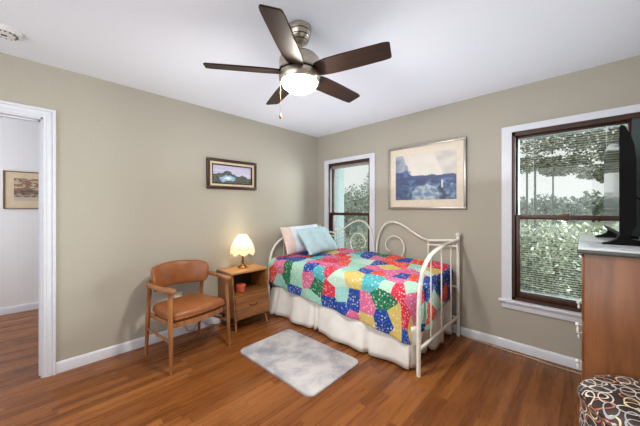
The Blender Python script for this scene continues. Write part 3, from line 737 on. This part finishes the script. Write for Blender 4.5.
# curved leather back pad
b = nb(); N = 26; M_ = 10; ringsb = []
for i in range(N + 1):
    a = R(-76 + 152 * i / N); e = abs(i / N * 2 - 1)
    hgt = .112 * (1 - e ** 6 * .35); zc = .675 + .012 * (1 - e); th = .024 * (1 - .55 * e ** 6)
    cx_, cy_ = -.02 - .245 * math.cos(a), .262 * math.sin(a); nx, ny = -math.cos(a), math.sin(a)
    if i in (0, N): hgt *= .82; th *= .7
    rg_ = []
    for q in range(M_ * 2):
        p = 2 * PI * q / (M_ * 2); cq, sq = math.cos(p), math.sin(p)
        ox = th * (abs(cq) ** .6) * (1 if cq >= 0 else -1); oz = hgt * (abs(sq) ** .55) * (1 if sq >= 0 else -1)
        rg_.append(b.verts.new((cx_ + nx * (ox - oz * -.18 ), cy_ + ny * (ox + oz * .12), zc + oz)))
    ringsb.append(rg_)
for r0, r1 in zip(ringsb, ringsb[1:]):
    for q in range(M_ * 2): b.faces.new((r0[q], r0[(q + 1) % (M_ * 2)], r1[(q + 1) % (M_ * 2)], r1[q]))
b.faces.new(ringsb[0]); b.faces.new(ringsb[-1][::-1])
bk = obj('backrest', b, MAT['leather'], ch, smooth=70)
# seat: apron and cushion
def seat_outline(k_=1.0):
    pts = smooth_path([(-.215, -.19, 0), (-.22, .0, 0), (-.215, .19, 0), (-.16, .225, 0), (.05, .243, 0), (.19, .24, 0), (.232, .2, 0), (.255, .0, 0), (.232, -.2, 0), (.19, -.24, 0), (.05, -.243, 0), (-.16, -.225, 0), (-.215, -.19, 0)], 4)[:-1]
    return [(p.x * k_, p.y * k_) for p in pts]
b = nb(); prism(b, seat_outline(.975), 'z', .345, .388); obj('seat_apron', b, CW, ch)
b = nb(); so = seat_outline(1); lv = [(.97, .385), (1.005, .395), (1.012, .42), (1.0, .44), (.95, .452), (.8, .464), (.5, .472), (.2, .474)]; rr_ = []
for k_, z in lv: rr_.append([b.verts.new((x * k_, y * k_, z + .012 * (x > 0) * (x / .25))) for x, y in so])
for r0, r1 in zip(rr_, rr_[1:]):
    for q in range(len(so)): b.faces.new((r0[q], r0[(q + 1) % len(so)], r1[(q + 1) % len(so)], r1[q]))
b.faces.new(rr_[0][::-1]); b.faces.new(rr_[-1]); st = obj('seat_cushion', b, MAT['leather'], ch, smooth=60)
b = nb(); tube(b, [(x * 1.012, y * 1.012, .407 + .012 * (x > 0) * (x / .25)) for x, y in so + so[:1]], .0045, 6, cap=False); obj('piping', b, MAT['leather'], st)
for s in (-1, 1):   # side rails that tie the legs under the seat
    b = nb(); box(b, (-.215, s * .238 - .011, .35), (.225, s * .238 + .011, .385), .004); obj('seat_rail', b, CW, ch)

# ------------------------------------------------------------------ nightstand
ns = thing('nightstand', 'walnut nightstand with open cubby and drawer between armchair and daybed', 'nightstand', (0, -1.42, 0))
hw = .222; NW = MAT['ns_wood']
side = [(.02, .13), (.405, .13), (.33, .605), (.02, .605)]
b = nb()
for s in (-1, 1): prism(b, side, 'y', s * hw, s * (hw - .018))
box(b, (.02, -hw, .13), (.40, hw, .148)); box(b, (.02, -hw + .018, .365), (.362, hw - .018, .381))
obj('body', b, NW, ns)
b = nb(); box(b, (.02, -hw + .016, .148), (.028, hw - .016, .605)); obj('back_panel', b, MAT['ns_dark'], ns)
b = nb(); box(b, (.012, -hw - .014, .603), (.352, hw + .014, .625), .004); obj('top', b, MAT['ns_top'], ns)
b = nb(); prism(b, [(.385, .152), (.41, .152), (.378, .36), (.353, .36)], 'y', -hw + .021, hw - .021); dw = obj('drawer', b, NW, ns)
b = nb(); tube(b, smooth_path([(.396, -.045, .268), (.412, -.036, .262), (.416, 0, .254), (.412, .036, .262), (.396, .045, .268)], 5), .004, 8); obj('drawer_handle', b, plain('dark_bronze_pull', (40, 30, 24), .4, .7), dw)
for sx, sy in ((.07, -1), (.07, 1), (.34, -1), (.34, 1)):
    b = nb(); dx = -.02 if sx < .2 else .045; tube(b, [(sx, sy * .18, .132), (sx + dx, sy * .198, 0)], [.017, .009], 12); obj('leg', b, MAT['chair_wood'], ns)
# box in the cubby
t = thing('round_box', 'small coral red round lidded box in the nightstand cubby', 'box', (.235, -1.48, .381))
b = nb(); lathe(b, [(0, .001), (.05, .001), (.054, .006), (.054, .05), (0, .05)], 28); obj('box_body', b, MAT['coral'], t)
b = nb(); lathe(b, [(0, .049), (.057, .049), (.057, .072), (.052, .078), (0, .08)], 28); obj('lid', b, plain('coral_lid', (208, 96, 72), .4), t)
# table lamp
lx, ly = .15, -1.405
lp = thing('table_lamp', 'lit bronze table lamp with scalloped cream shade on the nightstand', 'lamp', (lx, ly, .6255))
b = nb(); lathe(b, [(0, 0), (.056, 0), (.058, .008), (.05, .016), (.032, .022), (.022, .03), (.013, .045), (.012, .06), (.019, .075), (.013, .09), (.010, .11), (.014, .13), (.009, .15), (.009, .24), (0, .24)], 28); obj('base', b, MAT['bronze'], lp)
b = nb(); lathe(b, [(0, .23), (.015, .235), (.028, .27), (.02, .305), (0, .31)], 16); obj('bulb', b, MAT['bulb'], lp)
b = nb(); NS = 64; prof = [(.043, .385), (.052, .372), (.066, .352), (.086, .325), (.107, .292), (.122, .258), (.132, .228)]; rl = []
for j, (r, z) in enumerate(prof + [(.138, .202), (.140, .182)]):
    row_ = []
    for q in range(NS):
        a = 2 * PI * q / NS; lob = abs(math.sin(a * 4)); t_ = j / (len(prof) + 1)
        rr2 = r * (1 + .05 * t_ * (lob - .5)); zz = z - (.016 * lob if j >= len(prof) else 0) * (j - len(prof) + 1)
        row_.append(b.verts.new((rr2 * math.cos(a), rr2 * math.sin(a), zz)))
    rl.append(row_)
for r0, r1 in zip(rl, rl[1:]):
    for q in range(NS): b.faces.new((r0[q], r0[(q + 1) % NS], r1[(q + 1) % NS], r1[q]))
shp = obj('lamp_shade', b, MAT['shade'], lp, smooth=60)
b = nb()
for q in range(8):
    a = 2 * PI * q / 8; tube(b, [((r * (1 - .02 * j / 7) + .001) * math.cos(a), (r * (1 - .02 * j / 7) + .001) * math.sin(a), z) for j, (r, z) in enumerate(prof)], .0022, 5)
tube(b, [((.132 * (1 + .05 * .75 * (abs(math.sin(a * 4)) - .5)) + .001) * math.cos(a), (.132 * (1 + .05 * .75 * (abs(math.sin(a * 4)) - .5)) + .001) * math.sin(a), .230 - .016 * abs(math.sin(a * 4))) for a in [2 * PI * i / 96 for i in range(97)]], .0022, 5, cap=False)
tube(b, [(.043 * math.cos(2 * PI * i / 32), .043 * math.sin(2 * PI * i / 32), .385) for i in range(33)], .003, 5, cap=False)
obj('piping', b, MAT['shade_seam'], shp)
l = bpy.data.lights.new('lamp_bulb_light', 'POINT'); l.energy = 3.2; l.color = (1, .92, .74); l.shadow_soft_size = .03
lo_ = bpy.data.objects.new('lamp_bulb_light', l); COL.objects.link(lo_); lo_.parent = lp; lo_.location = (.0, 0, .335)

# wall outlet and cords
ot = thing('wall_outlet', 'ivory outlet plate on the beige wall behind the armchair', 'outlet', (0, -2.06, .385))
b = nb(); box(b, (.0005, -.036, -.058), (.006, .036, .058), .002); obj('cover_plate', b, plain('ivory_plate', (226, 214, 180), .5, var=.03), ot)
for z in (-.026, .026):
    b = nb(); box(b, (.005, -.015, z - .013), (.0075, .015, z + .013), .002); obj('socket', b, MAT['whiteplastic'], ot)
b = nb(); tube(b, smooth_path([(.012, -2.06, .36), (.03, -2.05, .30), (.03, -2.02, .15), (.028, -2.0, .07), (.03, -1.97, .025), (.04, -1.92, .03), (.03, -1.88, .075), (.028, -1.84, .09), (.028, -1.78, .04), (.03, -1.7, .008), (.035, -1.66, .006)], 6), .0035, 6)
tag(obj('lamp_cord', b, plain('grey_brown_cord', (120, 104, 86), .6)), 'thin cord looping from the outlet along the baseboard behind the armchair', 'cord')
b = nb(); tube(b, smooth_path([(2.14, -.035, .004), (2.25, -.045, .004), (2.42, -.055, .004), (2.55, -.07, .004), (2.68, -.068, .004), (2.82, -.085, .004), (2.95, -.085, .004), (3.1, -.075, .004)], 6), .0045, 6)
tag(obj('floor_cable', b, MAT['cable']), 'cream cable lying on the floor along the baseboard beneath the wide window', 'cable')

# ------------------------------------------------------------------ dresser and what stands on it
DX, DYF, DYB, DT = 3.026, -1.10, -.075, 1.109
dr = thing('dresser', 'tall brown stained wood dresser with pale top beneath the television', 'dresser', (0, 0, 0))
b = nb(); box(b, (DX, DYF, .06), (3.55, DYB, DT - .03), .004); obj('body', b, MAT['dr_wood'], dr)
b = nb(); box(b, (DX + .02, DYF + .02, 0), (3.53, DYB - .02, .06)); obj('plinth', b, MAT['dr_edge'], dr)
b = nb(); box(b, (DX - .027, DYF - .02, DT - .03), (3.575, DYB + .01, DT - .008), .006); obj('top_edge', b, MAT['dr_edge'], dr)
b = nb(); box(b, (DX - .024, DYF - .017, DT - .010), (3.572, DYB + .008, DT), .004); obj('top', b, MAT['dr_top'], dr)
for i, z in enumerate((.10, .295, .51, .73)):
    z1 = (.28, .495, .715, 1.06)[i]
    b = nb(); box(b, (DX - .010, DYF + .02, z), (DX + .002, DYB - .02, z1), .003); d = obj('drawer', b, MAT['dr_wood'], dr)
    if i in (1, 2):
        for y in (-.85, -.33):
            b = nb(); zc = (z + z1) / 2 + .015; tube(b, [(DX - .01, y, zc), (DX - .022, y, zc)], .005, 8)
            bmesh.ops.create_uvsphere(b, u_segments=14, v_segments=9, radius=.0125, matrix=Matrix.Translation((DX - .028, y, zc)))
            lathe(b, [(0, zc - .045), (.006, zc - .042), (.009, zc - .03), (.004, zc - .008), (0, zc)], 10, (DX - .026, y, 0))
            obj('knob', b, MAT['crystal'], d, label='white porcelain drop knob')
# television: screen faces west, edge-on to the camera
tv = thing('television', 'black flat television standing on the dresser, seen nearly edge-on', 'television', (3.146, -.577, DT)); tv.rotation_euler = (0, 0, R(1.5))
b = nb(); prof = [(0, .064), (0, .628), (.006, .632), (.016, .626), (.036, .58), (.05, .52), (.056, .45), (.056, .12), (.036, .064)]
prism(b, prof, 'y', -.425, .425); obj('casing', b, MAT['black'], tv)
b = nb(); box(b, (-.002, -.417, .085), (.0005, .417, .62)); obj('screen', b, MAT['screen'], tv)
for y in (-.24, .31):
    b = nb(); prism(b, [(-.052, 0), (.15, 0), (.15, .012), (.06, .036), (.045, .07), (.014, .07), (.004, .034), (-.03, .014), (-.052, .008)], 'y', y - .03, y + .03); obj('foot', b, MAT['black'], tv)
b = nb(); box(b, (0, 0, 0), (.21, .28, .0015)); pp = obj('paper_sheet', b, MAT['paper']); pp.location = (3.045, -1.05, DT + .0008); pp.rotation_euler = (0, 0, R(3)); tag(pp, 'loose printed paper sheets lying on the dresser top by the television', 'paper')
b = nb(); tube(b, smooth_path([(3.24, -.42, DT + .3), (3.30, -.40, DT + .24), (3.36, -.38, DT + .12), (3.40, -.3, DT + .025), (3.43, -.2, DT + .0065)], 5), .004, 6)
tag(obj('television_cable', b, MAT['black']), 'black cable drooping behind the television onto the dresser', 'cable')

# ------------------------------------------------------------------ ottoman
OX, OY, OR, OH = 3.252, -1.362, .243, .532
ot = thing('ottoman', 'round ottoman in brown ring patterned fabric in front of the dresser', 'ottoman', (OX, OY, 0))
b = nb(); uvl = b.loops.layers.uv.new('UVMap'); NS = 72
prof = [(OR - .004, .02), (OR, .06), (OR, .2), (OR, .35), (OR, OH - .06), (OR + .004, OH - .045), (OR, OH - .03), (OR - .012, OH - .012), (OR - .035, OH - .002), (OR - .09, OH + .006), (OR - .16, OH + .010), (.001, OH + .012)]
d_ = [0]; [d_.append(d_[-1] + math.hypot(prof[i][0] - prof[i - 1][0], prof[i][1] - prof[i - 1][1])) for i in range(1, len(prof))]
rw = [[b.verts.new((r * math.cos(2 * PI * q / NS), r * math.sin(2 * PI * q / NS), z)) for q in range(NS)] for r, z in prof]
for j in range(len(prof) - 1):
    for q in range(NS):
        f = b.faces.new((rw[j][q], rw[j][(q + 1) % NS], rw[j + 1][(q + 1) % NS], rw[j + 1][q]))
        for l_, (jj, qq) in zip(f.loops, ((j, q), (j, q + 1), (j + 1, q + 1), (j + 1, q))):
            a = 2 * PI * qq / NS
            if j >= 6: l_[uvl].uv = (prof[jj][0] * math.cos(a) + 5, prof[jj][0] * math.sin(a) + 5)
            else: l_[uvl].uv = (a * OR, prof[jj][1])
obj('cushion', b, MAT['rings'], ot, smooth=50)
b = nb(); tube(b, [((OR + .004) * math.cos(2 * PI * i / 60), (OR + .004) * math.sin(2 * PI * i / 60), OH - .046) for i in range(61)], .005, 6, cap=False); obj('piping', b, plain('brown_piping', (104, 84, 76), .8), ot)
for i in range(4):
    a = R(45 + 90 * i); b = nb(); tube(b, [(.17 * math.cos(a), .17 * math.sin(a), 0), (.17 * math.cos(a), .17 * math.sin(a), .03)], .018, 10); obj('leg', b, MAT['black'], ot)
